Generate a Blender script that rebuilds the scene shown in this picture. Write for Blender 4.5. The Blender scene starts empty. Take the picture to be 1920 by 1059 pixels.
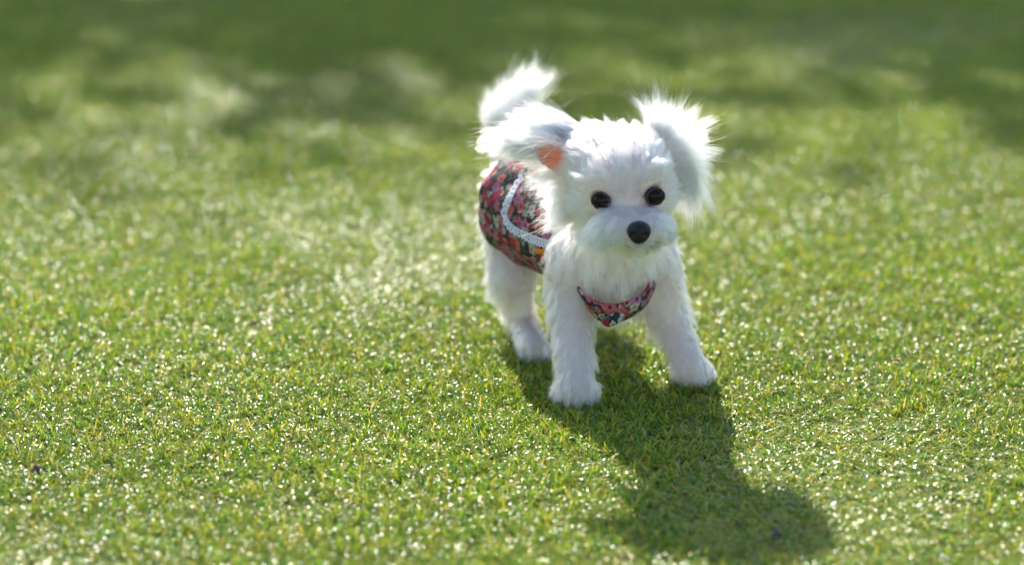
import bpy, math, random
import numpy as np
from mathutils import Vector, Matrix, bvhtree, kdtree

rng = np.random.default_rng(7)
random.seed(7)
scene = bpy.context.scene
C = scene.collection

# ------------------------------------------------------------------ camera, sky, sun, exposure
CAM_H, CAM_Y, PITCH, FOCAL = 0.76, -2.0, math.radians(18.0), 85.0
cam_d = bpy.data.cameras.new('camera')
cam = bpy.data.objects.new('camera', cam_d)
C.objects.link(cam)
cam.location = (0, CAM_Y, CAM_H)
cam.rotation_euler = (math.radians(90) - PITCH, 0, 0)
cam_d.lens = FOCAL
cam_d.sensor_width = 36.0
cam_d.clip_start = 0.05
cam_d.clip_end = 2000
cam_d.dof.use_dof = True
cam_d.dof.focus_distance = 2.075
cam_d.dof.aperture_fstop = 2.6
scene.camera = cam

SUN_EL, SUN_AZ = math.radians(36.0), math.radians(-15.0)     # azimuth from +Y (away from the camera), negative = left
world = bpy.data.worlds.new('World')
scene.world = world
world.use_nodes = True
wn = world.node_tree
sky = wn.nodes.new('ShaderNodeTexSky')
sky.sky_type = 'NISHITA'
sky.sun_disc = False
sky.sun_elevation = SUN_EL
sky.sun_rotation = SUN_AZ
wn.links.new(sky.outputs[0], wn.nodes['Background'].inputs[0])
wn.nodes['Background'].inputs[1].default_value = 0.12
sun_d = bpy.data.lights.new('sun', 'SUN')
sun_d.energy = 4.3
sun_d.angle = math.radians(0.5)
sun_d.color = (1.0, 0.94, 0.85)
sun = bpy.data.objects.new('sun', sun_d)
C.objects.link(sun)
sdir = Vector((math.sin(SUN_AZ) * math.cos(SUN_EL), math.cos(SUN_AZ) * math.cos(SUN_EL), math.sin(SUN_EL)))
sun.rotation_euler = sdir.to_track_quat('Z', 'Y').to_euler()
scene.view_settings.view_transform = 'Standard'
scene.view_settings.look = 'None'
scene.view_settings.exposure = 1.2
scene.view_settings.gamma = 1.0
scene.view_settings.use_curve_mapping = False
cy = scene.cycles
cy.max_bounces = 14
cy.diffuse_bounces = 5
cy.glossy_bounces = 6
cy.transmission_bounces = 12
cy.transparent_max_bounces = 12
cy.sample_clamp_indirect = 4.0
cy.use_denoising = True

# ------------------------------------------------------------------ helpers
CP, SP = math.cos(PITCH), math.sin(PITCH)
KPX = 36.0 / 1920.0 / FOCAL
cam_pos = np.array([0.0, CAM_Y, CAM_H])


def ray(px, py):
    a, b = (px - 960) * KPX, (529.5 - py) * KPX
    d = np.array([a, CP + b * SP, -SP + b * CP])
    return d / np.linalg.norm(d)


def P(px, py, Y):
    """point seen at a photo pixel, at depth Y"""
    d = ray(px, py)
    return cam_pos + d * ((Y - CAM_Y) / d[1])


def PH(px, py, Y):
    """the same for the head, carried a little ahead of the chest"""
    return P(px, py, Y - .016)


def G(px, py, z=0.0):
    """point seen at a photo pixel, at height z"""
    d = ray(px, py)
    return cam_pos + d * ((z - CAM_H) / d[2])


def link(o, parent=None):
    C.objects.link(o)
    if parent is not None:
        o.parent = parent
    return o


def mesh_obj(name, verts, faces, mat=None, parent=None, smooth=True):
    me = bpy.data.meshes.new(name)
    me.from_pydata([tuple(map(float, v)) for v in verts], [], [tuple(int(i) for i in f) for f in faces])
    me.update()
    if smooth:
        me.polygons.foreach_set('use_smooth', np.ones(len(me.polygons), dtype=bool))
    if mat:
        me.materials.append(mat)
    return link(bpy.data.objects.new(name, me), parent)


def tag(o, label, cat, group=None):
    o['label'] = label
    o['category'] = cat
    if group:
        o['group'] = group
    return o


class N:
    """tiny node-building helper"""
    def __init__(self, name):
        self.m = bpy.data.materials.new(name)
        self.m.use_nodes = True
        self.t = self.m.node_tree
        self.t.nodes.clear()
        self.out = self.t.nodes.new('ShaderNodeOutputMaterial')

    def n(self, typ, ins=None, **props):
        nd = self.t.nodes.new(typ)
        for k, v in props.items():
            setattr(nd, k, v)
        for k, v in (ins or {}).items():
            self.put(nd.inputs[k], v)
        return nd

    def put(self, sock, v):
        if isinstance(v, bpy.types.NodeSocket):
            self.t.links.new(v, sock)
        else:
            sock.default_value = v

    def math(self, op, a, b=None, c=None):
        nd = self.t.nodes.new('ShaderNodeMath')
        nd.operation = op
        for i, v in enumerate((a, b, c)):
            if v is not None:
                self.put(nd.inputs[i], v)
        return nd.outputs[0]

    def mix(self, f, a, b):
        nd = self.t.nodes.new('ShaderNodeMix')
        nd.data_type = 'RGBA'
        self.put(nd.inputs[0], f)
        self.put(nd.inputs[6], a)
        self.put(nd.inputs[7], b)
        return nd.outputs[2]

    def ramp(self, f, stops, interp='LINEAR'):
        nd = self.t.nodes.new('ShaderNodeValToRGB')
        self.put(nd.inputs[0], f)
        cr = nd.color_ramp
        cr.interpolation = interp
        while len(cr.elements) < len(stops):
            cr.elements.new(0.5)
        for e, (p, c) in zip(cr.elements, stops):
            e.position = p
            e.color = (*c, 1)
        return nd.outputs[0]

    def done(self, shader):
        self.t.links.new(shader, self.out.inputs[0])
        return self.m


# ------------------------------------------------------------------ ground and turf
k = N('lawn_soil')
nz = k.n('ShaderNodeTexNoise', {'Scale': 60.0, 'Detail': 6.0})
col = k.ramp(nz.outputs[0], [(0.3, (0.018, 0.032, 0.008)), (0.7, (0.05, 0.075, 0.02))])
M_SOIL = k.done(k.n('ShaderNodeBsdfPrincipled', {'Base Color': col, 'Roughness': 0.9}).outputs[0])

k = N('turf_blade')
tint = k.n('ShaderNodeAttribute', attribute_name='tint').outputs['Fac']
along = k.n('ShaderNodeAttribute', attribute_name='along').outputs['Fac']
col = k.ramp(tint, [(0.0, (0.060, 0.170, 0.060)), (0.25, (0.170, 0.340, 0.040)), (0.5, (0.350, 0.440, 0.050)),
                    (0.70, (0.540, 0.460, 0.070)), (0.86, (0.58, 0.450, 0.110)), (0.93, (0.56, 0.46, 0.22)), (1.0, (0.24, 0.36, 0.07))])
pos = k.n('ShaderNodeNewGeometry').outputs['Position']
big = k.n('ShaderNodeTexNoise', {'Vector': pos, 'Scale': 2.3, 'Detail': 3.0}).outputs[0]
hs = k.n('ShaderNodeHueSaturation', {'Color': col, 'Value': k.math('MULTIPLY_ADD', big, 0.5, 0.75), 'Saturation': 1.08, 'Hue': .507})
bs = k.n('ShaderNodeBsdfPrincipled', {'Base Color': hs.outputs[0], 'Roughness': 0.27, 'Specular IOR Level': 0.5})
tr = k.n('ShaderNodeBsdfTranslucent', {'Color': hs.outputs[0]})
ms = k.n('ShaderNodeMixShader', {0: 0.5, 1: bs.outputs[0], 2: tr.outputs[0]})
M_BLADE = k.done(ms.outputs[0])

g = 600.0
ground = mesh_obj('ground', [(-g, -g, 0), (g, -g, 0), (g, g, 0), (-g, g, 0)], [(0, 1, 2, 3)], M_SOIL)
ground['kind'] = 'structure'


def turf_patch(name, r, density, flat):
    """one round cushion of turf blades, blade by blade"""
    n = int(density * math.pi * r * r)
    rad = r * np.sqrt(rng.random(n))
    th = rng.random(n) * 2 * np.pi
    base = np.stack([rad * np.cos(th), rad * np.sin(th)], 1)
    # blades grow in little tufts
    nt = n // 11
    tu = r * np.sqrt(rng.random((nt, 1))) * np.stack([np.cos(a := rng.random(nt) * 2 * np.pi), np.sin(a)], 1)
    pick = rng.integers(0, nt, n)
    tufted = rng.random(n) < 0.75
    base = np.where(tufted[:, None], tu[pick] + rng.normal(0, 0.0016, (n, 2)), base)
    lean_t = rng.random(nt) * 2 * np.pi
    az = np.where(tufted, lean_t[pick] + rng.normal(0, 0.9, n), th + rng.random(n) * 6.28)
    L = rng.uniform(0.009, 0.018, n)
    lean = np.clip(rng.normal(0.55, 0.3, n), 0.02, 1.5) if not flat else np.clip(rng.normal(1.05, 0.3, n), 0.2, 1.55)
    thatch = rng.random(n) < 0.22
    L = np.where(thatch, L * 0.7, L)
    lean = np.where(thatch, rng.uniform(0.6, 1.6, n), lean)
    curve = np.where(thatch, rng.uniform(0.4, 2.4, n), rng.uniform(0.2, 1.5, n))
    w = rng.uniform(0.00036, 0.00060, n)
    face = az + np.pi / 2 + rng.normal(0, 0.5, n)
    sx, sy = np.cos(face), np.sin(face)
    V = np.zeros((n, 7, 3))
    p = np.zeros((n, 3)); p[:, :2] = base
    ang = lean * 0.45
    seg = [0.0, 0.36, 0.36, 0.28]
    wid = [1.0, 1.0, 0.82, 0.0]
    twist = rng.normal(0, 0.5, n)
    for i in range(4):
        if i:
            ang = ang + (lean * 0.3 + curve * 0.45)
            ang = np.minimum(ang, 2.2)
            d = np.stack([np.sin(ang) * np.cos(az), np.sin(ang) * np.sin(az), np.cos(ang)], 1)
            p = p + d * (L * seg[i])[:, None]
            p[:, 2] = np.maximum(p[:, 2], 0.0012)
        s = np.stack([sx, sy, np.sin(twist * i * 0.5) * 0.7], 1) * (w * wid[i])[:, None]
        if i < 3:
            V[:, 2 * i] = p - s
            V[:, 2 * i + 1] = p + s
        else:
            V[:, 6] = p
    off = (np.arange(n) * 7)[:, None]
    quads = np.concatenate([off + np.array([[0, 1, 3, 2]]), off + np.array([[2, 3, 5, 4]])])
    tris = off + np.array([[4, 5, 6]])
    me = bpy.data.meshes.new(name)
    nv, nq, ntri = n * 7, len(quads), len(tris)
    me.vertices.add(nv)
    me.vertices.foreach_set('co', V.reshape(-1))
    me.loops.add(nq * 4 + ntri * 3)
    me.polygons.add(nq + ntri)
    me.loops.foreach_set('vertex_index', np.concatenate([quads.ravel(), tris.ravel()]).astype(np.int32))
    starts = np.concatenate([np.arange(nq) * 4, nq * 4 + np.arange(ntri) * 3]).astype(np.int32)
    me.polygons.foreach_set('loop_start', starts)
    me.polygons.foreach_set('use_smooth', np.ones(nq + ntri, dtype=bool))
    me.update(calc_edges=True)
    me.validate()
    t = np.where(thatch, rng.uniform(0.75, 0.97, n), np.clip(rng.normal(0.45, 0.26, n), 0, 0.9))
    me.attributes.new('tint', 'FLOAT', 'POINT').data.foreach_set('value', np.repeat(t, 7).astype(np.float32))
    me.attributes.new('along', 'FLOAT', 'POINT').data.foreach_set('value', np.tile([0, 0, .36, .36, .72, .72, 1.0], n).astype(np.float32))
    me.materials.append(M_BLADE)
    return bpy.data.objects.new(name, me)


PR = 0.115
patches = [turf_patch('turf_cushion', PR, 105000, i >= 4) for i in range(7)]

# points that carry the cushions
sp = 0.12
pts, rots, idx, scl = [], [], [], []
gx, gy = np.arange(-4.2, 4.2, sp), np.arange(-2.4, 9.0, sp * 0.9)
ph = rng.random((6, 3)) * 6.28
for j, y in enumerate(gy):
    for x in gx:
        x2 = x + (j % 2) * sp / 2 + rng.uniform(-.02, .02)
        y2 = y + rng.uniform(-.02, .02)
        v = (math.sin(6.1 * x2 + 3.2 * y2 + ph[0, 0]) + math.sin(-4.3 * x2 + 7.9 * y2 + ph[1, 0]) + math.sin(11 * x2 - 5 * y2 + ph[2, 0])
             + 0.8 * rng.normal())
        pts.append((x2, y2, 0.0))
        rots.append((0, 0, rng.random() * 6.283))
        idx.append(int(rng.integers(4, 7)) if v > 1.0 else int(rng.integers(0, 4)))
        scl.append(rng.uniform(0.88, 1.12))
me = bpy.data.meshes.new('grass')
me.from_pydata(pts, [], [])
me.attributes.new('rot', 'FLOAT_VECTOR', 'POINT').data.foreach_set('vector', np.array(rots, dtype=np.float32).ravel())
me.attributes.new('idx', 'INT', 'POINT').data.foreach_set('value', np.array(idx, dtype=np.int32))
me.attributes.new('zs', 'FLOAT_VECTOR', 'POINT').data.foreach_set('vector', np.array([(1, 1, s) for s in scl], dtype=np.float32).ravel())
me.materials.append(M_BLADE)
grass = link(bpy.data.objects.new('grass', me))
grass['kind'] = 'stuff'
grass['label'] = 'short green and yellow turf covering the whole lawn'
grass['category'] = 'grass'
ng = bpy.data.node_groups.new('lay_turf', 'GeometryNodeTree')
ng.interface.new_socket('Geometry', in_out='INPUT', socket_type='NodeSocketGeometry')
ng.interface.new_socket('Geometry', in_out='OUTPUT', socket_type='NodeSocketGeometry')
gi, go = ng.nodes.new('NodeGroupInput'), ng.nodes.new('NodeGroupOutput')
g2i = ng.nodes.new('GeometryNodeGeometryToInstance')
for po in reversed(patches):
    oi = ng.nodes.new('GeometryNodeObjectInfo')
    oi.inputs['Object'].default_value = po
    oi.inputs['As Instance'].default_value = False
    ng.links.new(oi.outputs['Geometry'], g2i.inputs[0])
iop = ng.nodes.new('GeometryNodeInstanceOnPoints')


def named(nm, dt):
    a = ng.nodes.new('GeometryNodeInputNamedAttribute')
    a.data_type = dt
    a.inputs[0].default_value = nm
    return a.outputs[0]


ng.links.new(gi.outputs[0], iop.inputs['Points'])
ng.links.new(g2i.outputs[0], iop.inputs['Instance'])
iop.inputs['Pick Instance'].default_value = True
ng.links.new(named('idx', 'INT'), iop.inputs['Instance Index'])
e2r = ng.nodes.new('FunctionNodeEulerToRotation')
ng.links.new(named('rot', 'FLOAT_VECTOR'), e2r.inputs[0])
ng.links.new(e2r.outputs[0], iop.inputs['Rotation'])
ng.links.new(named('zs', 'FLOAT_VECTOR'), iop.inputs['Scale'])
ng.links.new(iop.outputs[0], go.inputs[0])
md = grass.modifiers.new('lay_turf', 'NODES')
md.node_group = ng

# ------------------------------------------------------------------ trees beyond the lawn that throw the shade behind the puppy
k = N('tree_leaf')
oi = k.n('ShaderNodeAttribute', attribute_name='tint').outputs['Fac']
col = k.ramp(oi, [(0, (0.03, 0.075, 0.015)), (1, (0.08, 0.13, 0.025))])
bs = k.n('ShaderNodeBsdfPrincipled', {'Base Color': col, 'Roughness': 0.5})
tr = k.n('ShaderNodeBsdfTranslucent', {'Color': col})
M_LEAF = k.done(k.n('ShaderNodeMixShader', {0: 0.3, 1: bs.outputs[0], 2: tr.outputs[0]}).outputs[0])
k = N('tree_bark')
nz = k.n('ShaderNodeTexNoise', {'Scale': 14.0, 'Detail': 8.0})
col = k.ramp(nz.outputs[0], [(0.3, (0.06, 0.045, 0.03)), (0.7, (0.16, 0.125, 0.09))])
M_BARK = k.done(k.n('ShaderNodeBsdfPrincipled', {'Base Color': col, 'Roughness': 0.9}).outputs[0])


def tube(path, radii, seg=8):
    vs, fs = [], []
    path = [Vector(p) for p in path]
    for i, p in enumerate(path):
        t = (path[min(i + 1, len(path) - 1)] - path[max(i - 1, 0)]).normalized()
        u = t.orthogonal().normalized()
        w = t.cross(u)
        for j in range(seg):
            a = 2 * math.pi * j / seg
            vs.append(p + (u * math.cos(a) + w * math.sin(a)) * radii[i])
    for i in range(len(path) - 1):
        for j in range(seg):
            fs.append((i * seg + j, i * seg + (j + 1) % seg, (i + 1) * seg + (j + 1) % seg, (i + 1) * seg + j))
    return vs, fs


def tree(x, y, height, spread, label, nleaf=6500):
    root = tag(link(bpy.data.objects.new('shade_tree', None)), label, 'tree', 'trees that shade the far lawn')
    root.location = (x, y, 0)
    vs, fs = [], []

    def add(path, rad):
        v, f = tube(path, rad)
        o = len(vs)
        vs.extend(v)
        fs.extend([tuple(i + o for i in q) for q in f])
    add([(0, 0, -0.05), (0.03, 0.02, height * .2), (-0.04, 0, height * .45), (0.02, 0.03, height * .85)], [.16, .12, .09, .03])
    lobes = []
    for i in range(24):
        a = i * 2.4 + random.uniform(-.3, .3)
        z = height * (random.uniform(.45, .88) if i > 7 else random.uniform(.86, .91))
        rr = spread * random.uniform(.35, .8) * (1.15 - .5 * abs(z / height - .6) / .4)
        if i <= 7:
            rr = spread * random.uniform(.15, .62)
        tip = Vector((math.cos(a) * rr, math.sin(a) * rr, z))
        add([(0, 0, z * .62), tuple(tip * .5 + Vector((0, 0, z * .38))), tuple(tip)], [.06, .035, .012])
        lobes.append((tip, spread * random.uniform(.34, .5)))
    mesh_obj('trunk', vs, fs, M_BARK, root)
    c = np.array([l[0] for l in lobes]); rr = np.array([l[1] for l in lobes])
    kk = rng.integers(0, len(lobes), nleaf)
    d = rng.normal(size=(nleaf, 3)); d /= np.linalg.norm(d, axis=1)[:, None]
    p = c[kk] + d * (rr[kk] * rng.random(nleaf) ** .6)[:, None]
    p[:, 2] = np.minimum(p[:, 2], height + rng.normal(0, .05, nleaf))
    u = rng.normal(size=(nleaf, 3)); u /= np.linalg.norm(u, axis=1)[:, None]
    w = np.cross(u, d); w /= np.linalg.norm(w, axis=1)[:, None] + 1e-9
    s = rng.uniform(.04, .075, nleaf)[:, None]
    V = np.stack([p - u * s, p + w * s * .5, p + u * s, p - w * s * .5], 1).reshape(-1, 3)
    F = np.arange(nleaf * 4).reshape(-1, 4)
    cr = mesh_obj('crown', V, F, M_LEAF, root, smooth=False)
    cr.data.attributes.new('tint', 'FLOAT', 'POINT').data.foreach_set('value', np.repeat(rng.random(nleaf), 4).astype(np.float32))
    return root


tree(-3.03, 8.14, 4.85, 1.45, 'broad leafy tree behind the lawn on the sunward side', 8500)
tree(-1.88, 8.02, 4.95, 1.5, 'middle leafy tree of the row shading the far lawn', 8300)
tree(-4.58, 8.3, 4.95, 1.5, 'leafy tree at the outer end of the shading row', 8000)
tree(-0.58, 7.66, 4.85, 1.4, 'leafy tree at the near end of the shading row', 8300)

# ------------------------------------------------------------------ the puppy: one continuous body grown from a distance field
def surface_nets(F, org, h):
    """mesh the zero level of a sampled distance field (quads)"""
    S = F < 0
    n = np.array(F.shape)
    cn = n - 1
    acc = np.zeros((*cn, 3)); cnt = np.zeros(cn)
    sl = lambda o: tuple(slice(o[i], o[i] + cn[i]) for i in range(3))
    corners = [(i, j, l) for i in (0, 1) for j in (0, 1) for l in (0, 1)]
    for ax in range(3):
        for c in corners:
            if c[ax]:
                continue
            e = list(c); e[ax] = 1
            a, b = F[sl(c)], F[sl(e)]
            m = (a < 0) != (b < 0)
            t = np.where(m, a / np.where(m, a - b, 1), 0)
            p = np.zeros((*cn, 3)); p[...] = c
            p[..., ax] += t
            acc += p * m[..., None]; cnt += m
    act = cnt > 0
    ids = -np.ones(cn, dtype=np.int64); ids[act] = np.arange(act.sum())
    ijk = np.stack(np.nonzero(act), 1)
    V = org + h * (ijk + acc[act] / cnt[act][:, None])
    faces = []
    for ax in range(3):
        u, v = (ax + 1) % 3, (ax + 2) % 3
        lo = [slice(None)] * 3; hi = [slice(None)] * 3
        lo[ax] = slice(0, -1); hi[ax] = slice(1, None)
        for q in (lo, hi):
            q[u] = slice(1, -1); q[v] = slice(1, -1)
        a, b = S[tuple(lo)], S[tuple(hi)]
        for flip, m in ((False, a & ~b), (True, ~a & b)):
            w = np.stack(np.nonzero(m), 1)
            if not len(w):
                continue
            w[:, u] += 1; w[:, v] += 1
            q = []
            for du, dv in ((-1, -1), (0, -1), (0, 0), (-1, 0)):
                x = w.copy(); x[:, u] += du; x[:, v] += dv
                q.append(ids[x[:, 0], x[:, 1], x[:, 2]])
            q = np.stack(q, 1)
            faces.append(q[:, ::-1] if flip else q)
    return V, np.concatenate(faces)


def cone(a, b, ra, rb):
    a, b = np.asarray(a), np.asarray(b)
    ba = b - a

    def f(p):
        t = np.clip(((p - a) @ ba) / (ba @ ba), 0, 1)
        return np.linalg.norm(p - a - t[..., None] * ba, axis=-1) - (ra + (rb - ra) * t)
    return f


def ell(c, r, axes=None):
    c, r = np.asarray(c), np.asarray(r)
    A = np.eye(3) if axes is None else np.asarray(axes)        # rows are the local axes

    def f(p):
        q = (p - c) @ A.T
        k0 = np.linalg.norm(q / r, axis=-1)
        k1 = np.linalg.norm(q / (r * r), axis=-1) + 1e-9
        return k0 * (k0 - 1) / k1
    return f


def smin(a, b, kk):
    hh = np.maximum(kk - np.abs(a - b), 0) / kk
    return np.minimum(a, b) - hh * hh * kk * .25


def nrm(v):
    v = np.asarray(v, dtype=float)
    return v / (np.linalg.norm(v, axis=-1, keepdims=True) + 1e-12)


DN = np.array([0, 0, -1.0])
skull = PH(1163, 326, .005)
nose_c = PH(1198, 433, -.070)
eye_c = [PH(1128, 375, -.0300), PH(1227, 367, -.0300)]
bridge = PH(1185, 392, -.036)
chest = P(1148, 486, .056)
vest_f, vest_r = P(1122, 445, .075), P(1000, 374, .182)
rump = P(990, 372, .20)

# ear leathers: local axes (along, across, normal)
def ear_axes(a, b, nh):
    x = nrm(b - a); y = nrm(np.cross(nh, x)); return np.array([x, y, np.cross(x, y)])


earL_a, earL_b = PH(1097, 250, .026), PH(946, 258, .038)
earR_a, earR_b = PH(1226, 240, .026), PH(1298, 350, .030)
axL = ear_axes(earL_a, earL_b, np.array([-.25, -.75, .55]))
axR = ear_axes(earR_a, earR_b, np.array([.35, -.85, .2]))
cup_c = PH(1038, 288, .012)                                             # bare inside of the ear that is blown open
axC = ear_axes(PH(1062, 305, .010), PH(1010, 268, .020), np.array([-.35, -.9, -.1]))

# name, field, blend, fur: flow direction, length, lift, region
prim = [
    ('torso', cone(P(1135, 455, .085), P(1005, 378, .17), .040, .042), .02, nrm([-.3, .8, -.4]), .016, .5),
    ('chest', ell(chest, (.040, .040, .043)), .025, nrm([0, -.25, -1]), .020, .3),
    ('neck', cone(P(1162, 395, .012), P(1148, 468, .05), .034, .036), .02, nrm([0, -.3, -1]), .022, .4),
    ('rump', ell(rump, (.035, .040, .040)), .02, nrm([-.3, .9, -.2]), .014, .40),
    ('skull', ell(skull, (.0430, .042, .0385)), .015, nrm([0, .6, .6]), .017, .32),
    ('cheekl', ell(PH(1118, 376, .008), (.018, .024, .019)), .014, nrm([-.6, .2, -.6]), .013, .45),
    ('cheekr', ell(PH(1228, 372, .008), (.015, .024, .018)), .014, nrm([.6, .2, -.6]), .011, .40),
    ('muzzle', ell(PH(1194, 425, -.042), (.020, .027, .0145)), .010, nrm([0, 0, -1]), .011, .4),
    ('whiskl', ell(PH(1152, 422, -.041), (.019, .019, .0135)), .008, nrm([-.7, -.1, -.6]), .020, .40),
    ('brow', cone(PH(1140, 328, -.022), PH(1214, 323, -.022), .009, .009), .014, nrm([0, 0, 1]), .012, .45),
    ('whiskr', ell(PH(1224, 421, -.040), (.0155, .019, .0130)), .008, nrm([.6, -.1, -.7]), .014, .35),
    ('chin', ell(PH(1192, 443, -.034), (.016, .018, .0105)), .008, nrm([0, 0, -1]), .010, .4),
    # legs
    ('shoulderl', cone(P(1078, 480, .055), P(1072, 590, .035), .027, .0175), .02, nrm([-.1, -.1, -1]), .014, .5),
    ('shinl', cone(P(1072, 590, .035), G(1080, 723, .020), .0168, .0150), .01, nrm([0, -.1, -1]), .013, .45),
    ('pawl', ell(G(1081, 730, .0115), (.0215, .0215, .0115)), .01, nrm([0, -.5, -.8]), .010, .4),
    ('shoulderr', cone(P(1215, 490, .065), P(1252, 590, .07), .026, .0165), .02, nrm([.2, 0, -1]), .014, .5),
    ('shinr', cone(P(1252, 590, .07), G(1295, 688, .020), .0155, .0130), .01, nrm([.25, 0, -1]), .013, .45),
    ('pawr', ell(G(1301, 695, .0115), (.0185, .0205, .0115)), .01, nrm([.1, -.5, -.8]), .009, .4),
    ('thighl', cone(P(970, 425, .185), P(957, 520, .165), .030, .019), .015, nrm([-.15, .1, -1]), .014, .5),
    ('shankl', cone(P(957, 520, .165), P(978, 605, .185), .018, .0115), .01, nrm([.1, .2, -1]), .013, .45),
    ('hockl', cone(P(978, 605, .185), G(1000, 648, .018), .0125, .0105), .008, nrm([.1, 0, -1]), .010, .45),
    ('pawhl', ell(G(1004, 655, .010), (.0150, .019, .0100)), .008, nrm([0, -.5, -.8]), .007, .4),
    ('thighr', cone(P(1062, 430, .225), P(1075, 520, .20), .034, .022), .015, nrm([.1, .1, -1]), .014, .5),
    ('shankr', cone(P(1075, 520, .20), P(1068, 580, .225), .021, .0135), .01, nrm([.1, .2, -1]), .014, .5),
    ('hockr', cone(P(1068, 580, .225), P(1075, 638, .195), .0135, .011), .008, nrm([0, 0, -1]), .012, .45),
    ('pawhr', ell(P(1077, 648, .180), (.0155, .019, .0100)), .008, nrm([0, -.5, -.8]), .007, .4),
    ('toe0', ell(G(1081, 730, .009) + np.array([-0.0145, -0.012, 0]), (.0062, .009, .0078)), .003, nrm([0, -.7, -.6]), .007, .35),
    ('toe1', ell(G(1081, 730, .009) + np.array([-0.005, -0.017, 0]), (.0062, .009, .0078)), .003, nrm([0, -.7, -.6]), .007, .35),
    ('toe2', ell(G(1081, 730, .009) + np.array([0.005, -0.017, 0]), (.0062, .009, .0078)), .003, nrm([0, -.7, -.6]), .007, .35),
    ('toe3', ell(G(1081, 730, .009) + np.array([0.0145, -0.012, 0]), (.0062, .009, .0078)), .003, nrm([0, -.7, -.6]), .007, .35),
    ('toe4', ell(G(1301, 695, .009) + np.array([-0.013, -0.012, 0]), (.0062, .009, .0078)), .003, nrm([0, -.7, -.6]), .007, .35),
    ('toe5', ell(G(1301, 695, .009) + np.array([-0.0045, -0.016, 0]), (.0062, .009, .0078)), .003, nrm([0, -.7, -.6]), .007, .35),
    ('toe6', ell(G(1301, 695, .009) + np.array([0.0045, -0.016, 0]), (.0062, .009, .0078)), .003, nrm([0, -.7, -.6]), .007, .35),
    ('toe7', ell(G(1301, 695, .009) + np.array([0.013, -0.012, 0]), (.0062, .009, .0078)), .003, nrm([0, -.7, -.6]), .007, .35),
    # tail
    ('tailbase', cone(P(968, 310, .232), P(954, 238, .25), .016, .017), .012, nrm([-.05, 0, .9]), .024, .36),
    ('tailtip', cone(P(954, 238, .25), P(980, 185, .255), .017, .007), .008, nrm([.32, 0, .9]), .034, .22),
    # ear leathers
    ('temple', ell(PH(1104, 294, .016), (.024, .022, .021)), .016, nrm([-.9, .3, -.05]), .014, .25),
    ('earL', ell((earL_a + earL_b) / 2, (.036, .014, .006), axL), .006, nrm([-1, .15, -.05]), .034, .2),
    ('cup', ell(cup_c, (.0190, .0155, .0035), axC), .004, nrm([-.3, 0, -1]), .004, .2),
    ('lobe', cone(PH(1060, 318, .020), PH(1068, 385, .018), .008, .011), .010, nrm([-.75, 0, -.75]), .018, .35),
    ('earR', ell((earR_a + earR_b) / 2, (.036, .014, .0035), axR), .004, nrm([.75, .1, -.4]), .034, .25),
]
names = [q[0] for q in prim]


def body_sdf(p):
    d = None
    for _, f, kk, *_r in prim:
        v = f(p)
        d = v if d is None else smin(d, v, kk)
    for e in eye_c:                                                   # eye sockets
        d = np.maximum(d, -(np.linalg.norm(p - e, axis=-1) - .0072))
    return d


lo = np.array([-.06, -.09, -.012]); hi = np.array([.21, .30, .34]); hgrid = .0026
ax = [np.arange(lo[i], hi[i], hgrid) for i in range(3)]
gridp = np.stack(np.meshgrid(*ax, indexing='ij'), -1)
Fg = np.concatenate([body_sdf(gridp[i:i + 8]) for i in range(0, len(gridp), 8)])
bv, bf = surface_nets(Fg, lo, hgrid)


def sdf_normal(p):
    e = 7e-4
    gph = [body_sdf(p + np.eye(3)[i] * e) - body_sdf(p - np.eye(3)[i] * e) for i in range(3)]
    return nrm(np.stack(gph, -1))


puppy = tag(link(bpy.data.objects.new('puppy', None)), 'fluffy white puppy in a floral vest walking on the grass', 'dog')
puppy.location = (0, 0, 0)

k = N('puppy_skin')
col = k.n('ShaderNodeAttribute', attribute_name='hue').outputs['Color']
pb = k.n('ShaderNodeBsdfPrincipled', {'Base Color': col, 'Roughness': 0.6, 'Subsurface Weight': 0.25,
                                      'Subsurface Radius': (.004, .0015, .001), 'Subsurface Scale': 1.0})
tr = k.n('ShaderNodeBsdfTranslucent', {'Color': col})
M_SKIN = k.done(k.n('ShaderNodeMixShader', {0: .4, 1: pb.outputs[0], 2: tr.outputs[0]}).outputs[0])
body = mesh_obj('body', bv, bf, M_SKIN, puppy)

# skin colours: white coat underlay, pink inside the ear made orange to paint the sun glowing through it, mauve round the eyes and on the bridge
white, orange, mauve = np.array([.77, .69, .66]), np.array([.90, .27, .14]), np.array([.30, .17, .19])
earLc = (earL_a + earL_b) / 2
def skin_colour(p, n):
    c = np.tile(white, (len(p), 1))
    q = (p - cup_c) @ axC.T
    inn = np.clip(1.75 - np.linalg.norm(q / [.0195, .0160, .008], axis=1) * 1.25, 0, 1)
    c += np.clip(inn, 0, 1)[:, None] * (orange - c)
    for e in eye_c:
        w = np.clip(1 - (np.linalg.norm(p - e, axis=1) - .0080) / .0035, 0, 1)
        c += w[:, None] * (mauve - c)
    for e in eye_c:
        f = cone(e + np.array([0, -.006, -.004]), nose_c + np.array([0, .006, .012]), .004, .004)
        w = np.clip(1 - f(p) / .0025, 0, 1) * .3
        c += w[:, None] * (np.array([.50, .36, .40]) - c)
    return c
bn = sdf_normal(bv)
hue = skin_colour(bv, bn)
body.data.attributes.new('hue', 'FLOAT_COLOR', 'POINT').data.foreach_set('color', np.concatenate([hue, np.ones((len(hue), 1))], 1).astype(np.float32).ravel())

bvh_body = bvhtree.BVHTree.FromPolygons([Vector(p) for p in bv], [tuple(int(i) for i in q) for q in bf])


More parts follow.
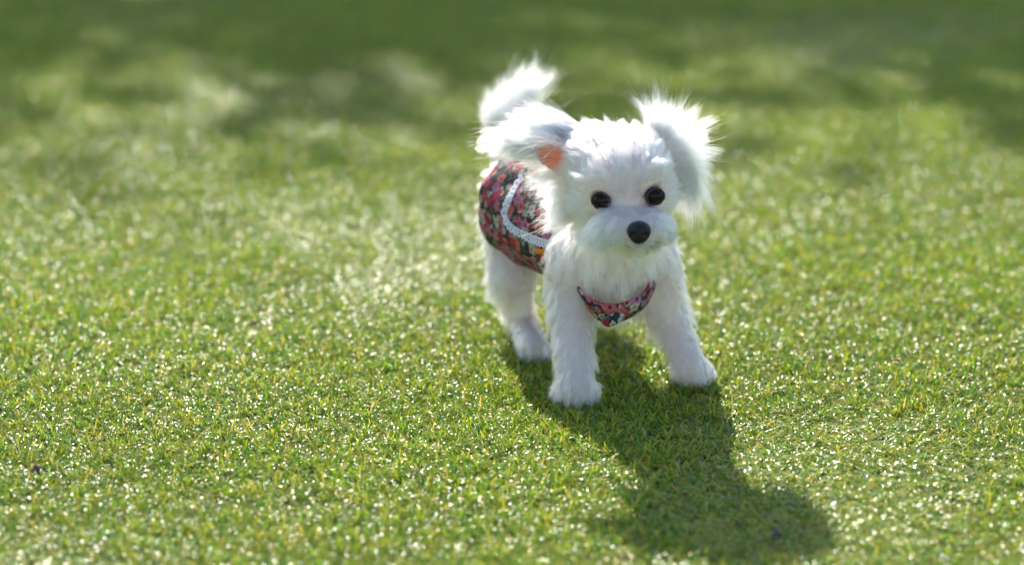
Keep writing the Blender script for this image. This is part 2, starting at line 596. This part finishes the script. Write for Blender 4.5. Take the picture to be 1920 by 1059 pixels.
def onto(bvh, px, py):
    h = bvh.ray_cast(Vector(cam_pos), Vector(ray(px, py)))
    if h[0] is None:
        h = bvh.find_nearest(Vector(P(px, py, .1)))
    n = np.array(h[1])
    if n @ ray(px, py) > 0:
        n = -n
    return np.array(h[0]), n


def spline(pts, n):
    """smooth path through points"""
    pts = np.array(pts, dtype=float)
    q = np.concatenate([[2 * pts[0] - pts[1]], pts, [2 * pts[-1] - pts[-2]]])
    out = []
    for i in range(n):
        s = i / (n - 1) * (len(pts) - 1)
        a = min(int(s), len(pts) - 2); t = s - a
        p0, p1, p2, p3 = q[a:a + 4]
        out.append(.5 * (2 * p1 + (p2 - p0) * t + (2 * p0 - 5 * p1 + 4 * p2 - p3) * t * t + (3 * p1 - p0 - 3 * p2 + p3) * t ** 3))
    return np.array(out)


# band of the vest across the chest
top_px = [(1075, 527), (1084, 538), (1096, 550), (1120, 564), (1150, 569), (1180, 563), (1205, 548), (1219, 530), (1227, 512)]
bot_px = [(1080, 535), (1092, 560), (1104, 580), (1122, 598), (1146, 604), (1176, 597), (1206, 577), (1222, 552), (1233, 522)]
tp, bp_ = spline(top_px, 60), spline(bot_px, 60)
bgrid, buvs = [], []
s = 0
for i in range(60):
    row = []
    for j in range(9):
        q = tp[i] * (1 - j / 8) + bp_[i] * j / 8
        h, n = onto(bvh_body, tp[i][0], tp[i][1] - 24)
        dep = h[1] - .012 + .030 * abs(i / 59 * 2 - 1) ** 3 - .004 * math.sin(i / 59 * math.pi)
        p = P(q[0], q[1], dep + .006 * (j / 8) ** 2)
        p = p + np.array([0, -1, -.2]) * .0028 * math.sin(j / 8 * math.pi) + np.array([0, -1, 0]) * .0008 * math.sin(i * .7 + j * .8)
        row.append(p)
    if i:
        s += np.linalg.norm(row[4] - bgrid[-1][4])
    bgrid.append(row); buvs.append([(.383 + s, .317 + j * .0023) for j in range(9)])
bdep = np.array([[p[1] for p in r] for r in bgrid])
for _ in range(12):
    bdep[1:-1] = (bdep[:-2] + bdep[1:-1] * 2 + bdep[2:]) / 4
for i in range(60):
    for j in range(9):
        bgrid[i][j] = np.array([bgrid[i][j][0], bdep[i, j], bgrid[i][j][2]])
bandp = np.array(bgrid).reshape(-1, 3)

# ------------------------------------------------------------------ coat
k = N('white_hair')
hc_ = k.n('ShaderNodeAttribute', attribute_name='hue').outputs['Color']
hb_ = k.n('ShaderNodeBsdfHairPrincipled', {'Color': hc_, 'Roughness': .42, 'Radial Roughness': .55, 'Coat': 0.0, 'IOR': 1.5})
hb_.parametrization = 'COLOR'
M_HAIR = k.done(hb_.outputs[0])

vaxis = nrm(vest_r - vest_f)
vlen = np.linalg.norm(vest_r - vest_f)


def inside_vest(p):
    t = (p - vest_f) @ vaxis
    return (t > -.004) & (t < vlen - .002)


tri = np.concatenate([bf[:, [0, 1, 2]], bf[:, [0, 2, 3]]])
tarea = np.linalg.norm(np.cross(bv[tri[:, 1]] - bv[tri[:, 0]], bv[tri[:, 2]] - bv[tri[:, 0]]), axis=1)
tcen = bv[tri].mean(1)


def owners(p):
    D = np.stack([q[1](p) for q in prim], 1)
    W = np.exp(-(D - D.min(1, keepdims=True)) / .005)
    return D, W / W.sum(1, keepdims=True)


Dc, Wc = owners(tcen)
top_c = Dc.argmin(1)
EAR = [names.index('earL'), names.index('earR'), names.index('lobe'), names.index('cup')]
TAIL = [names.index('tailbase'), names.index('tailtip')]
HEAD = [names.index(x) for x in ('skull', 'cheekl', 'cheekr', 'muzzle', 'whiskl', 'whiskr', 'chin', 'brow')]
TORSO = [names.index('torso')]
KP = 9


def grow(name, mask, count, radius, clump_n, clump, frizz, seed, extra=None, parent=puppy, tv=.15):
    r = np.random.default_rng(seed)
    w = tarea * mask
    ti = r.choice(len(tri), count, p=w / w.sum())
    u, v = r.random(count), r.random(count)
    fl = u + v > 1
    u[fl], v[fl] = 1 - u[fl], 1 - v[fl]
    T = bv[tri[ti]]
    p = T[:, 0] + u[:, None] * (T[:, 1] - T[:, 0]) + v[:, None] * (T[:, 2] - T[:, 0])
    n = sdf_normal(p)
    D, W = owners(p)
    flow = W @ np.array([q[3] for q in prim])
    ln = W @ np.array([q[4] for q in prim])
    lift = W @ np.array([q[5] for q in prim])
    grav = np.full(count, .25)
    # the head: hair radiates from the bridge of the nose
    hw = W[:, HEAD].sum(1)
    rad = nrm(p - bridge)
    rad = rad - n * (rad * n).sum(1)[:, None]
    mz = W[:, [names.index(x) for x in ('muzzle', 'whiskl', 'whiskr', 'chin')]].sum(1)
    rad = nrm(rad) + mz[:, None] * np.array([0, .1, -.40])
    flow = flow * (1 - hw)[:, None] + nrm(rad) * hw[:, None]
    up = np.clip((p[:, 2] - eye_c[0][2]) / .02, 0, 1) * hw
    ln = ln * (1 - .15 * up)
    # short hair on the bridge, round the eyes and nose
    for e in eye_c:
        de = np.linalg.norm(p - e, axis=1)
        s = np.clip((de - .0076) / .012, 0, 1)
        ln = ln * (s * .93 + .07) * (de > .0081)
        away = nrm(p - e)
        flow = flow + (away - n * (away * n).sum(1)[:, None]) * (1 - s)[:, None] * 1.5
    db = np.linalg.norm((p - (bridge + nose_c) / 2) / [1.0, 1, 1], axis=1)
    ln = ln * (np.clip((db - .005) / .009, 0, 1) * .5 + .5)
    dn = np.linalg.norm((p - nose_c) / [.0115, .012, .0105], axis=1)
    ln = ln * (dn > 1.0)
    # no hair under the vest
    tor = W[:, TORSO].sum(1) + W[:, names.index('chest')] * .0
    iv = inside_vest(p) & (top_owner(D) != names.index('neck'))
    back = np.linalg.norm(np.cross(p - vest_f, vaxis), axis=1) < .060
    ln = np.where(iv & back, 0, ln)
    # the band presses the chest hair flat, the hair above falls to its upper edge
    dbn = np.min(np.linalg.norm((p[:, None] - bandp[None, ::7]) * [1, .55, 1], axis=2), 1) if name == 'coat' else np.full(count, 1.0)
    ln = ln * np.clip((dbn - .005) / .014, .15, 1)
    # bare pink inside of the ear, backlit glow painted into its colour
    q = (p - cup_c) @ axC.T
    inn = (np.linalg.norm(q / [.0200, .0165, .012], axis=1) < .84) & (n[:, 1] < .2)
    ln = np.where(inn & (D.argmin(1) == names.index('cup')) & (r.random(count) > .06), 0, ln)
    if extra:
        bare = ln <= 0
        flow, ln, lift, grav = extra(p, n, flow, ln, lift, grav, r)
        ln = np.where(bare, 0, ln)
    keep = ln > .0008
    p, n, flow, ln, lift, grav = p[keep], n[keep], nrm(flow[keep]), ln[keep], lift[keep], grav[keep]
    m = len(p)
    # clump leaders
    lead = r.choice(m, min(clump_n, m), replace=False)
    kd = kdtree.KDTree(len(lead))
    for i, li in enumerate(lead):
        kd.insert(p[li], i)
    kd.balance()
    cid = np.array([kd.find(x)[1] for x in p])
    jl = r.normal(0, 1, (len(lead), 3))[cid]
    ln = ln * (1 + .22 * r.normal(0, 1, len(lead))[cid]).clip(.5, 1.6) * r.uniform(.7, 1.12, m)
    stray = r.random(m) < (.08 if name in ('ear_fur', 'tail_fur') else .035)
    ln = np.where(stray, ln * 1.3, ln)
    pos = np.zeros((m, KP, 3)); pos[:, 0] = p - n * .0006
    d = nrm(n * lift[:, None] + flow * (1 - lift)[:, None] + jl * .13 + r.normal(0, .10, (m, 3)))
    target = nrm(flow + grav[:, None] * DN + jl * .22 + r.normal(0, .12, (m, 3)) + stray[:, None] * r.normal(0, .35, (m, 3)))
    ph1, ph2 = r.random((m, 1)) * 6.28, r.random((len(lead), 1))[cid] * 6.28
    side = nrm(np.cross(d, r.normal(0, 1, (m, 3))))
    sideC = nrm(np.cross(d, jl))
    st = (ln / (KP - 1))[:, None]
    for i in range(1, KP):
        t = i / (KP - 1)
        d = nrm(d + target * .22 + side * np.sin(ph1 + t * 7) * frizz + sideC * np.sin(ph2 + t * 4) * frizz * 1.3)
        into = np.minimum((d * n).sum(1) - .02, 0)                     # stay off the skin
        d = nrm(d - n * into[:, None] * (1 - t * .6))
        pos[:, i] = pos[:, i - 1] + d * st
    # pull to the clump leader
    L = pos[lead][cid]
    for i in range(1, KP):
        t = i / (KP - 1)
        f = (clump * t ** 1.3) * np.where(stray, .2, 1)
        pos[:, i] += (L[:, i] - L[:, 0] + p - pos[:, i] + (L[:, 0] - p) * .75) * f[:, None] * (np.minimum(1, ln / (ln[lead][cid] + 1e-9)))[:, None] * .8
    pos[:, :, 2] = np.maximum(pos[:, :, 2], .003)
    hc = bpy.data.hair_curves.new(name)
    hc.add_curves([KP] * m)
    hc.attributes['position'].data.foreach_set('vector', pos.astype(np.float32).ravel())
    rad_pt = np.tile(np.linspace(1, .25, KP), m) * radius
    ra = hc.attributes.get('radius') or hc.attributes.new('radius', 'FLOAT', 'POINT')
    ra.data.foreach_set('value', rad_pt.astype(np.float32))
    tone = (.68 * r.uniform(.97 - tv, .97 + tv, len(lead))[cid] * r.uniform(.90, 1.06, m)).clip(.5, .95)
    tone = tone * (1 + (r.random(m) - .5) * .22 * np.clip(1.6 - np.linalg.norm(p - nose_c, axis=1) / .035, 0, 1))
    hue_c = tone[:, None] * np.array([1.0, .965, .93])
    for e in eye_c:
        w_ = np.clip(1 - (np.linalg.norm(p - e, axis=1) - .0080) / .0030, 0, 1)[:, None]
        hue_c = hue_c + w_ * (np.array([.30, .21, .20]) - hue_c)
        inner = e + nrm(bridge - e) * .0085
        w_ = np.clip(1.5 - cone(inner, bridge + np.array([.002, 0, -.004]), .0, .0)(p) / .0026, 0, 1)[:, None] * .7
        hue_c = hue_c + w_ * (np.array([.52, .36, .40]) - hue_c)
    w_ = np.clip(1.3 - cone(PH(1165, 462, -.05), PH(1222, 460, -.05), .0, .0)(p) / .007, 0, 1)[:, None] * .45
    hue_c = hue_c + w_ * (np.array([.52, .46, .34]) - hue_c)
    w_ = np.clip(1.4 - cone(nose_c + np.array([-.010, .012, -.0125]), nose_c + np.array([.011, .012, -.0125]), .0, .0)(p) / .0032, 0, 1)[:, None]
    hue_c = hue_c + w_ * (np.array([.10, .08, .08]) - hue_c)
    hc.attributes.new('hue', 'FLOAT_COLOR', 'CURVE').data.foreach_set('color', np.concatenate([hue_c, np.ones((m, 1))], 1).astype(np.float32).ravel())
    hc.materials.append(M_HAIR)
    hc.update_tag()
    return link(bpy.data.objects.new(name, hc), parent)


def top_owner(D):
    return D.argmin(1)


def earL_fur(p, n, flow, ln, lift, grav, r):
    q = (p - earLc) @ axL.T
    t = np.clip((q[:, 0] + .036) / .072, 0, 1)
    lobe = W_of(p, 'lobe')
    fl = np.array([-1, .15, .12]) * (1 - t)[:, None] + np.array([-1, .1, -.30]) * t[:, None]
    flow = fl * (1 - lobe)[:, None] + np.array([-.72, -.05, -.75]) * lobe[:, None]
    ln = np.where(lobe > .5, .019, .040 - .020 * t)
    return flow, ln * (1 - .35 * r.random(len(p)) * (1 - t)), np.where(lobe > .5, .35, .18 + .32 * (1 - t) ** 2 * r.random(len(p))), .02 + .4 * np.clip(t * 2 - 1, 0, 1) + lobe * .2


earRc = (earR_a + earR_b) / 2
EK = np.array([[-.40, .1, 1.0], [.20, .1, .85], [.75, .05, .20], [.65, 0, -.6], [.25, 0, -1], [0, 0, -1.0]])
def earR_fur(p, n, flow, ln, lift, grav, r):
    q = (p - earRc) @ axR.T
    t = np.clip((q[:, 0] + .037) / .074, 0, .9999) * (len(EK) - 1)
    i = t.astype(int)
    f = (t - i)[:, None]
    flow = EK[i] * (1 - f) + EK[i + 1] * f
    return flow, ln * (.92 - .10 * np.sin(t / 5 * np.pi)), np.full(len(p), .13), .03 + .6 * t / 5


def W_of(p, nm):
    D, W = owners(p)
    return W[:, names.index(nm)]


def tail_fur(p, n, flow, ln, lift, grav, r):
    return flow, ln, lift, grav * 0


isear = [np.isin(top_c, [EAR[0], EAR[2], EAR[3]]), top_c == EAR[1]]
istail = np.isin(top_c, TAIL)
ishead = np.isin(top_c, HEAD)
rest = ~(top_c == names.index('temple')) & ~(isear[0] | isear[1] | istail | ishead)
HEAD_ALL = ishead | (top_c == names.index('temple'))
grow('head_fur', HEAD_ALL, 72000, .000085, 1000, .74, .06, 1, tv=.12)
grow('coat', rest & ~((top_c == TORSO[0]) & inside_vest(tcen)), 112000, .000095, 2600, .8, .12, 2)
root_c = PH(1052, 244, .02)
grow('ear_fur', isear[0] * (1 + 5 * np.exp(-(np.linalg.norm(tcen - root_c, axis=1) / .014) ** 2)), 24000, .00007, 420, .65, .05, 3, earL_fur)
grow('ear_fur', isear[1], 13000, .00007, 520, .6, .06, 4, earR_fur)
grow('tail_fur', istail, 22000, .00007, 700, .7, .10, 5, tail_fur)

# ------------------------------------------------------------------ eyes, nose, mouth
k = N('eye_gloss')
lw = k.n('ShaderNodeTexNoise', {'Scale': 300.0})
col = k.ramp(lw.outputs[0], [(.35, (.004, .003, .003)), (.7, (.014, .008, .006))])
M_EYE = k.done(k.n('ShaderNodeBsdfPrincipled', {'Base Color': col, 'Roughness': .04, 'Specular IOR Level': .2}).outputs[0])
k = N('nose_leather')
vor = k.n('ShaderNodeTexVoronoi', {'Scale': 1100.0})
bmp = k.n('ShaderNodeBump', {'Height': vor.outputs[0], 'Strength': .35, 'Distance': .0005})
M_NOSE = k.done(k.n('ShaderNodeBsdfPrincipled', {'Base Color': (.007, .006, .007, 1), 'Roughness': .45, 'Specular IOR Level': .35, 'Normal': bmp.outputs[0]}).outputs[0])
k = N('eyelid_skin')
M_LID = k.done(k.n('ShaderNodeBsdfPrincipled', {'Base Color': (.035, .022, .024, 1), 'Roughness': .4}).outputs[0])


def field_mesh(name, f, c, ext, h, mat, parent):
    a = [np.arange(c[i] - ext, c[i] + ext, h) for i in range(3)]
    gp = np.stack(np.meshgrid(*a, indexing='ij'), -1)
    V, Fq = surface_nets(f(gp), np.array([a[0][0], a[1][0], a[2][0]]), h)
    return mesh_obj(name, V, Fq, mat, parent)


for e, sgn in zip(eye_c, (-1, 1)):
    out = nrm(e - skull)
    fw = nrm(np.array([sgn * .30, -1, -.02]))
    eo = field_mesh('eye', ell(e + np.array([0, .0006, 0]), (.0078, .0078, .0073)), e, .011, .0009, M_EYE, puppy)
    A0 = fw
    side = nrm(np.cross(fw, [0, 0, 1])); upv = np.cross(side, fw)
    path, rr = [], []
    for j in range(25):
        a = 2 * math.pi * j / 24
        path.append(e + fw * .0030 + side * math.cos(a) * .0076 + upv * math.sin(a) * .0070)
        rr.append(.0011)
    v, f = tube(path, rr, 6)
    mesh_obj('eyelid', v, f, M_LID, eo)


def nose_f(p):
    d = ell(nose_c, (.0100, .0085, .0084))(p)
    d = smin(d, ell(nose_c + np.array([0, .001, -.005]), (.0065, .0075, .006))(p), .004)
    for s in (-1, 1):
        nc = nose_c + np.array([s * .0052, -.0075, -.0012])
        d = -smin(-d, cone(nc, nc + np.array([s * .003, .002, -.0025]), .0020, .0012)(p), .0016)
    return np.maximum(d, -cone(nose_c + np.array([0, -.0098, -.001]), nose_c + np.array([0, -.008, -.011]), .0007, .0007)(p))


field_mesh('nose', nose_f, nose_c, .0135, .0006, M_NOSE, puppy)
def lip(px):
    q = []
    for a in px:
        h, n = onto(bvh_body, *a)
        q.append(h + np.array(ray(*a)) * -.0042)
    return spline(q, 14)


ma = [lip([(1197, 450), (1197, 455), (1196, 460)]), lip([(1196, 460), (1189, 464), (1180, 463), (1172, 460)]), lip([(1196, 460), (1203, 463), (1211, 461), (1217, 458)])]
mv, mf = [], []
for pth in ma:
    v, f = tube(pth, list(.0009 * np.sin(np.linspace(.9, 3.0, 14))), 6)
    mf += [tuple(i + len(mv) for i in q) for q in f]
    mv += v
mesh_obj('mouth', mv, mf, M_LID, puppy)

# ------------------------------------------------------------------ floral vest
def floral(name):
    k = N(name)
    uv = k.n('ShaderNodeUVMap').outputs[0]
    wob = k.n('ShaderNodeTexNoise', {'Vector': uv, 'Scale': 260.0, 'Detail': 2.0}).outputs['Color']
    vv = k.n('ShaderNodeVectorMath', {0: wob, 1: (.5, .5, .5)}, operation='SUBTRACT').outputs[0]
    vv = k.n('ShaderNodeVectorMath', {0: vv, 'Scale': .0022}, operation='SCALE').outputs[0]
    co = k.n('ShaderNodeVectorMath', {0: uv, 1: vv}, operation='ADD').outputs[0]

    def flowers(scale, petals, rin, rvar, off):
        c2 = k.n('ShaderNodeVectorMath', {0: co, 1: (off, off * 1.7, 0)}, operation='ADD').outputs[0]
        vo = k.n('ShaderNodeTexVoronoi', {'Vector': c2, 'Scale': scale, 'Randomness': .8}, voronoi_dimensions='2D')
        dl = k.n('ShaderNodeVectorMath', {0: c2, 1: vo.outputs['Position']}, operation='SUBTRACT').outputs[0]
        sx = k.n('ShaderNodeSeparateXYZ', {0: dl})
        rc = k.n('ShaderNodeSeparateColor', {0: vo.outputs['Color']})
        an = k.math('ARCTAN2', sx.outputs[1], sx.outputs[0])
        ph = k.math('MULTIPLY', rc.outputs[0], 6.28)
        cs = k.math('ABSOLUTE', k.math('COSINE', k.math('ADD', k.math('MULTIPLY', an, petals / 2), ph)))
        thr = k.math('ADD', k.math('MULTIPLY', cs, rvar), k.math('ADD', k.math('MULTIPLY', rc.outputs[1], .10), rin))
        r = vo.outputs['Distance']
        m = k.math('LESS_THAN', r, thr)
        cen = k.math('LESS_THAN', r, k.math('MULTIPLY', thr, .28))
        vein = k.math('LESS_THAN', cs, .18)
        return m, cen, vein, rc.outputs[2], rc.outputs[0], r
    bg = (.010, .007, .010, 1)
    lm, _, _, lr, _, _ = flowers(140, 2, .08, .28, .013)
    colr = k.mix(lm, bg, k.ramp(lr, [(0, (.05, .09, .05)), (.45, (.10, .15, .09)), (.6, (.18, .14, .03)), (.75, (.02, .03, .02))], 'CONSTANT'))
    m, c, v, r3, r1, _ = flowers(125, 5, .22, .16, .031)
    m = k.math('MULTIPLY', m, k.math('GREATER_THAN', r1, .22))
    c = k.math('MULTIPLY', m, c)
    petal = k.ramp(r3, [(0, (.62, .50, .42)), (.3, (.55, .07, .10)), (.5, (.66, .58, .50)), (.7, (.60, .20, .24)), (.95, (.30, .36, .46))], 'CONSTANT')
    colr = k.mix(m, colr, petal)
    colr = k.mix(c, colr, (.30, .03, .04, 1))
    m, c, v, r3, r1, _ = flowers(74, 5, .25, .15, .0)
    on = k.math('MULTIPLY', m, k.math('GREATER_THAN', r1, .06))
    petal = k.ramp(r3, [(0, (.55, .04, .08)), (.2, (.66, .20, .30)), (.42, (.68, .57, .50)), (.6, (.50, .05, .09)), (.7, (.62, .26, .42)), (.86, (.70, .22, .20))], 'CONSTANT')
    colr = k.mix(on, colr, petal)
    colr = k.mix(k.math('MULTIPLY', on, k.math('MULTIPLY', v, .6)), colr, (.12, .01, .03, 1))
    colr = k.mix(k.math('MULTIPLY', on, c), colr, k.ramp(r1, [(0, (.32, .22, .03)), (.6, (.10, .02, .03))], 'CONSTANT'))
    colr = k.n('ShaderNodeHueSaturation', {'Color': colr, 'Value': .62, 'Saturation': 1.15}).outputs[0]
    weave = k.n('ShaderNodeTexNoise', {'Vector': uv, 'Scale': 2200.0}).outputs[0]
    fold = k.n('ShaderNodeTexNoise', {'Vector': uv, 'Scale': 70.0, 'Detail': 2.0}).outputs[0]
    hgt = k.math('ADD', k.math('MULTIPLY', weave, .08), fold)
    bp = k.n('ShaderNodeBump', {'Height': hgt, 'Strength': .35, 'Distance': .002})
    return k.done(k.n('ShaderNodeBsdfPrincipled', {'Base Color': colr, 'Roughness': .75, 'Normal': bp.outputs[0]}).outputs[0])


M_FLORAL = floral('floral_cotton')


def uv_grid(name, grid, uvs, mat, parent, close=False, thick=.0012):
    """a sheet given as a grid of points [i][j] with matching uvs, with real thickness"""
    ni, nj = len(grid), len(grid[0])
    vs = [p for row in grid for p in row]
    jm = nj if close else nj - 1
    fs, uvl = [], []
    for i in range(ni - 1):
        for j in range(jm):
            j2 = (j + 1) % nj
            fs.append((i * nj + j, i * nj + j2, (i + 1) * nj + j2, (i + 1) * nj + j))
            du = uvs[i][j + 1] if close and j2 == 0 else uvs[i][j2]
            du2 = uvs[i + 1][j + 1] if close and j2 == 0 else uvs[i + 1][j2]
            uvl += [uvs[i][j], du, du2, uvs[i + 1][j]]
    o = mesh_obj(name, vs, fs, mat, parent)
    ul = o.data.uv_layers.new(name='UVMap')
    ul.data.foreach_set('uv', np.array(uvl, dtype=np.float32).ravel())
    if thick:
        s = o.modifiers.new('thickness', 'SOLIDIFY')
        s.thickness = thick
        s.offset = 0
    return o


vup = nrm(np.array([0, 0, 1]) - vaxis * vaxis[2])
vside = np.cross(vaxis, vup)
NA, NL = 96, 28
grid, uvs = [], []
for i in range(NL + 1):
    t = i / NL
    c = vest_f + vaxis * vlen * t
    R = .0475 + .0050 * math.sin(t * math.pi * .6) + .0055 * t
    row, ur = [], []
    for j in range(NA + 1):
        a = 2 * math.pi * j / NA
        wr = .0008 * math.sin(5 * a + 7 * t) + .0006 * math.sin(11 * a - 16 * t) + .0009 * t * math.sin(9 * a + 1)
        rx = R + wr
        hem = vaxis * (.003 * math.sin(a * 2 + .6)) * t
        if j < NA:
            row.append(c + hem + vside * math.cos(a) * rx + vup * math.sin(a) * rx * 1.02)
        ur.append((a * .052, t * vlen * 1.1))
    grid.append(row); uvs.append(ur)
vest = uv_grid('vest', grid, uvs, M_FLORAL, puppy, close=True)
vest['label'] = 'dark floral cotton vest with white lace trim'
vv_ = [Vector(p) for row in grid for p in row]
vf_ = [(i * NA + j, i * NA + (j + 1) % NA, (i + 1) * NA + (j + 1) % NA, (i + 1) * NA + j) for i in range(NL) for j in range(NA)]
bvh_vest = bvhtree.BVHTree.FromPolygons(vv_, vf_)



k = N('lace_cotton')
M_LACE = k.done(k.n('ShaderNodeBsdfPrincipled', {'Base Color': (.74, .74, .82, 1), 'Roughness': .8}).outputs[0])


def lace(pxpath, width, bvh, n=150, flip=1, name='lace_trim'):
    """scalloped lace ribbon with punched holes following a path on the cloth"""
    path = spline(pxpath, n)
    pt, nn = zip(*[onto(bvh, *p) for p in path])
    pt, nn = np.array(pt), np.array(nn)
    for _ in range(3):
        nn[1:-1] = nrm(nn[:-2] + nn[1:-1] + nn[2:])
    tg = nrm(np.gradient(pt, axis=0))
    wd = nrm(np.cross(nn, tg)) * flip
    s = np.concatenate([[0], np.cumsum(np.linalg.norm(np.diff(pt, axis=0), axis=1))])
    m = 9
    vs, fs = [], []
    for i in range(n):
        sc = width * (.68 + .32 * abs(math.sin(s[i] / .0048 * math.pi)))
        for j in range(m):
            vs.append(pt[i] + nn[i] * .0013 + wd[i] * sc * j / (m - 1))
    for i in range(n - 1):
        for j in range(m - 1):
            x = (s[i] % .0048) / .0048
            hole = (j in (1, 2) and .32 < x < .68) or (j in (4, 5) and .3 < x < .7) or (j in (3, 4) and (x < .12 or x > .88))
            if not hole:
                fs.append((i * m + j, i * m + j + 1, (i + 1) * m + j + 1, (i + 1) * m + j))
    o = mesh_obj(name, vs, fs, M_LACE, vest)
    sm = o.modifiers.new('thickness', 'SOLIDIFY'); sm.thickness = .0005
    return o


lace([(984, 337), (972, 352), (960, 378), (952, 402), (962, 420), (985, 434), (1012, 445), (1030, 450)], .0085, bvh_vest, 230, -1)

# orange label sewn to the side
k = N('orange_label')
M_TAG = k.done(k.n('ShaderNodeBsdfPrincipled', {'Base Color': (.72, .22, .01, 1), 'Roughness': .6}).outputs[0])
gr = [[onto(bvh_vest, 1007 + 22 * i / 4, 464 + 10 * j / 3 + 3 * i / 4)[0] + onto(bvh_vest, 1010, 466)[1] * .0016 for j in range(4)] for i in range(5)]
t_ = uv_grid('care_label', gr, [[(i * .1, j * .1) for j in range(4)] for i in range(5)], M_TAG, vest)

uv_grid('chest_band', bgrid, buvs, M_FLORAL, vest, thick=.002)
# folded knot at the bottom of the band
kc = P(1150, 598, float(bdep[30, 6]) - .005)
kg, ku = [], []
for i in range(13):
    t = i / 12
    c = kc + np.array([(t - .5) * .020, -.002 * math.sin(t * 3.14), (t - .5) * .006 + .0005])
    row = []
    for j in range(13):
        a = 2 * math.pi * j / 13
        R = (.0045 * math.sin(t * math.pi) ** .6 + .0012) * (1 + .15 * math.sin(3 * a + 5 * t))
        row.append(c + np.array([0, math.cos(a) * R * .8, math.sin(a) * R]))
    kg.append(row); ku.append([(.3 + t * .02, .1 + j * .002) for j in range(14)])
uv_grid('knot', kg, ku, M_FLORAL, vest, close=True, thick=0)

# pale ribbon of the vest's neck behind the head
k = N('lilac_ribbon')
M_RIB = k.done(k.n('ShaderNodeBsdfPrincipled', {'Base Color': (.62, .62, .86, 1), 'Roughness': .6}).outputs[0])
rp = spline([P(1090, 244, .050), P(1097, 236, .048), P(1106, 231, .047), P(1115, 235, .047), P(1124, 244, .047)], 24)
gr = [[p + np.array([0, .004 * (j - 2), -.0012 * abs(j - 2)]) for j in range(5)] for p in rp]
uv_grid('ribbon', gr, [[(i * .1, j * .1) for j in range(5)] for i in range(24)], M_RIB, vest)

# ------------------------------------------------------------------ two dark scraps lying on the turf
k = N('dry_petal')
nz = k.n('ShaderNodeTexNoise', {'Scale': 400.0})
M_PETAL = k.done(k.n('ShaderNodeBsdfPrincipled', {'Base Color': k.ramp(nz.outputs[0], [(.3, (.05, .02, .05)), (.7, (.14, .07, .13))]), 'Roughness': .6}).outputs[0])
for px, py, rz, lab in ((1457, 1002, .6, 'tiny dark purple dried petal in the shadow of the puppy'),
                        (66, 882, -.4, 'tiny dark purple dried petal on sunlit grass away from the puppy')):
    c = G(px, py, .012)
    gp_ = [[np.array([(i - 3) * .0013, (j - 2) * .0016 * math.sin((i + .6) / 7.2 * math.pi), .0009 * (j - 2) ** 2 - .0004 * (i - 3) ** 2]) for j in range(5)] for i in range(7)]
    o = uv_grid('dried_petal', gp_, [[(i * .1, j * .1) for j in range(5)] for i in range(7)], M_PETAL, None, thick=.0005)
    o.location = c
    o.rotation_euler = (.2, .1, rz)
    tag(o, lab, 'petal', 'dried petals on the grass')
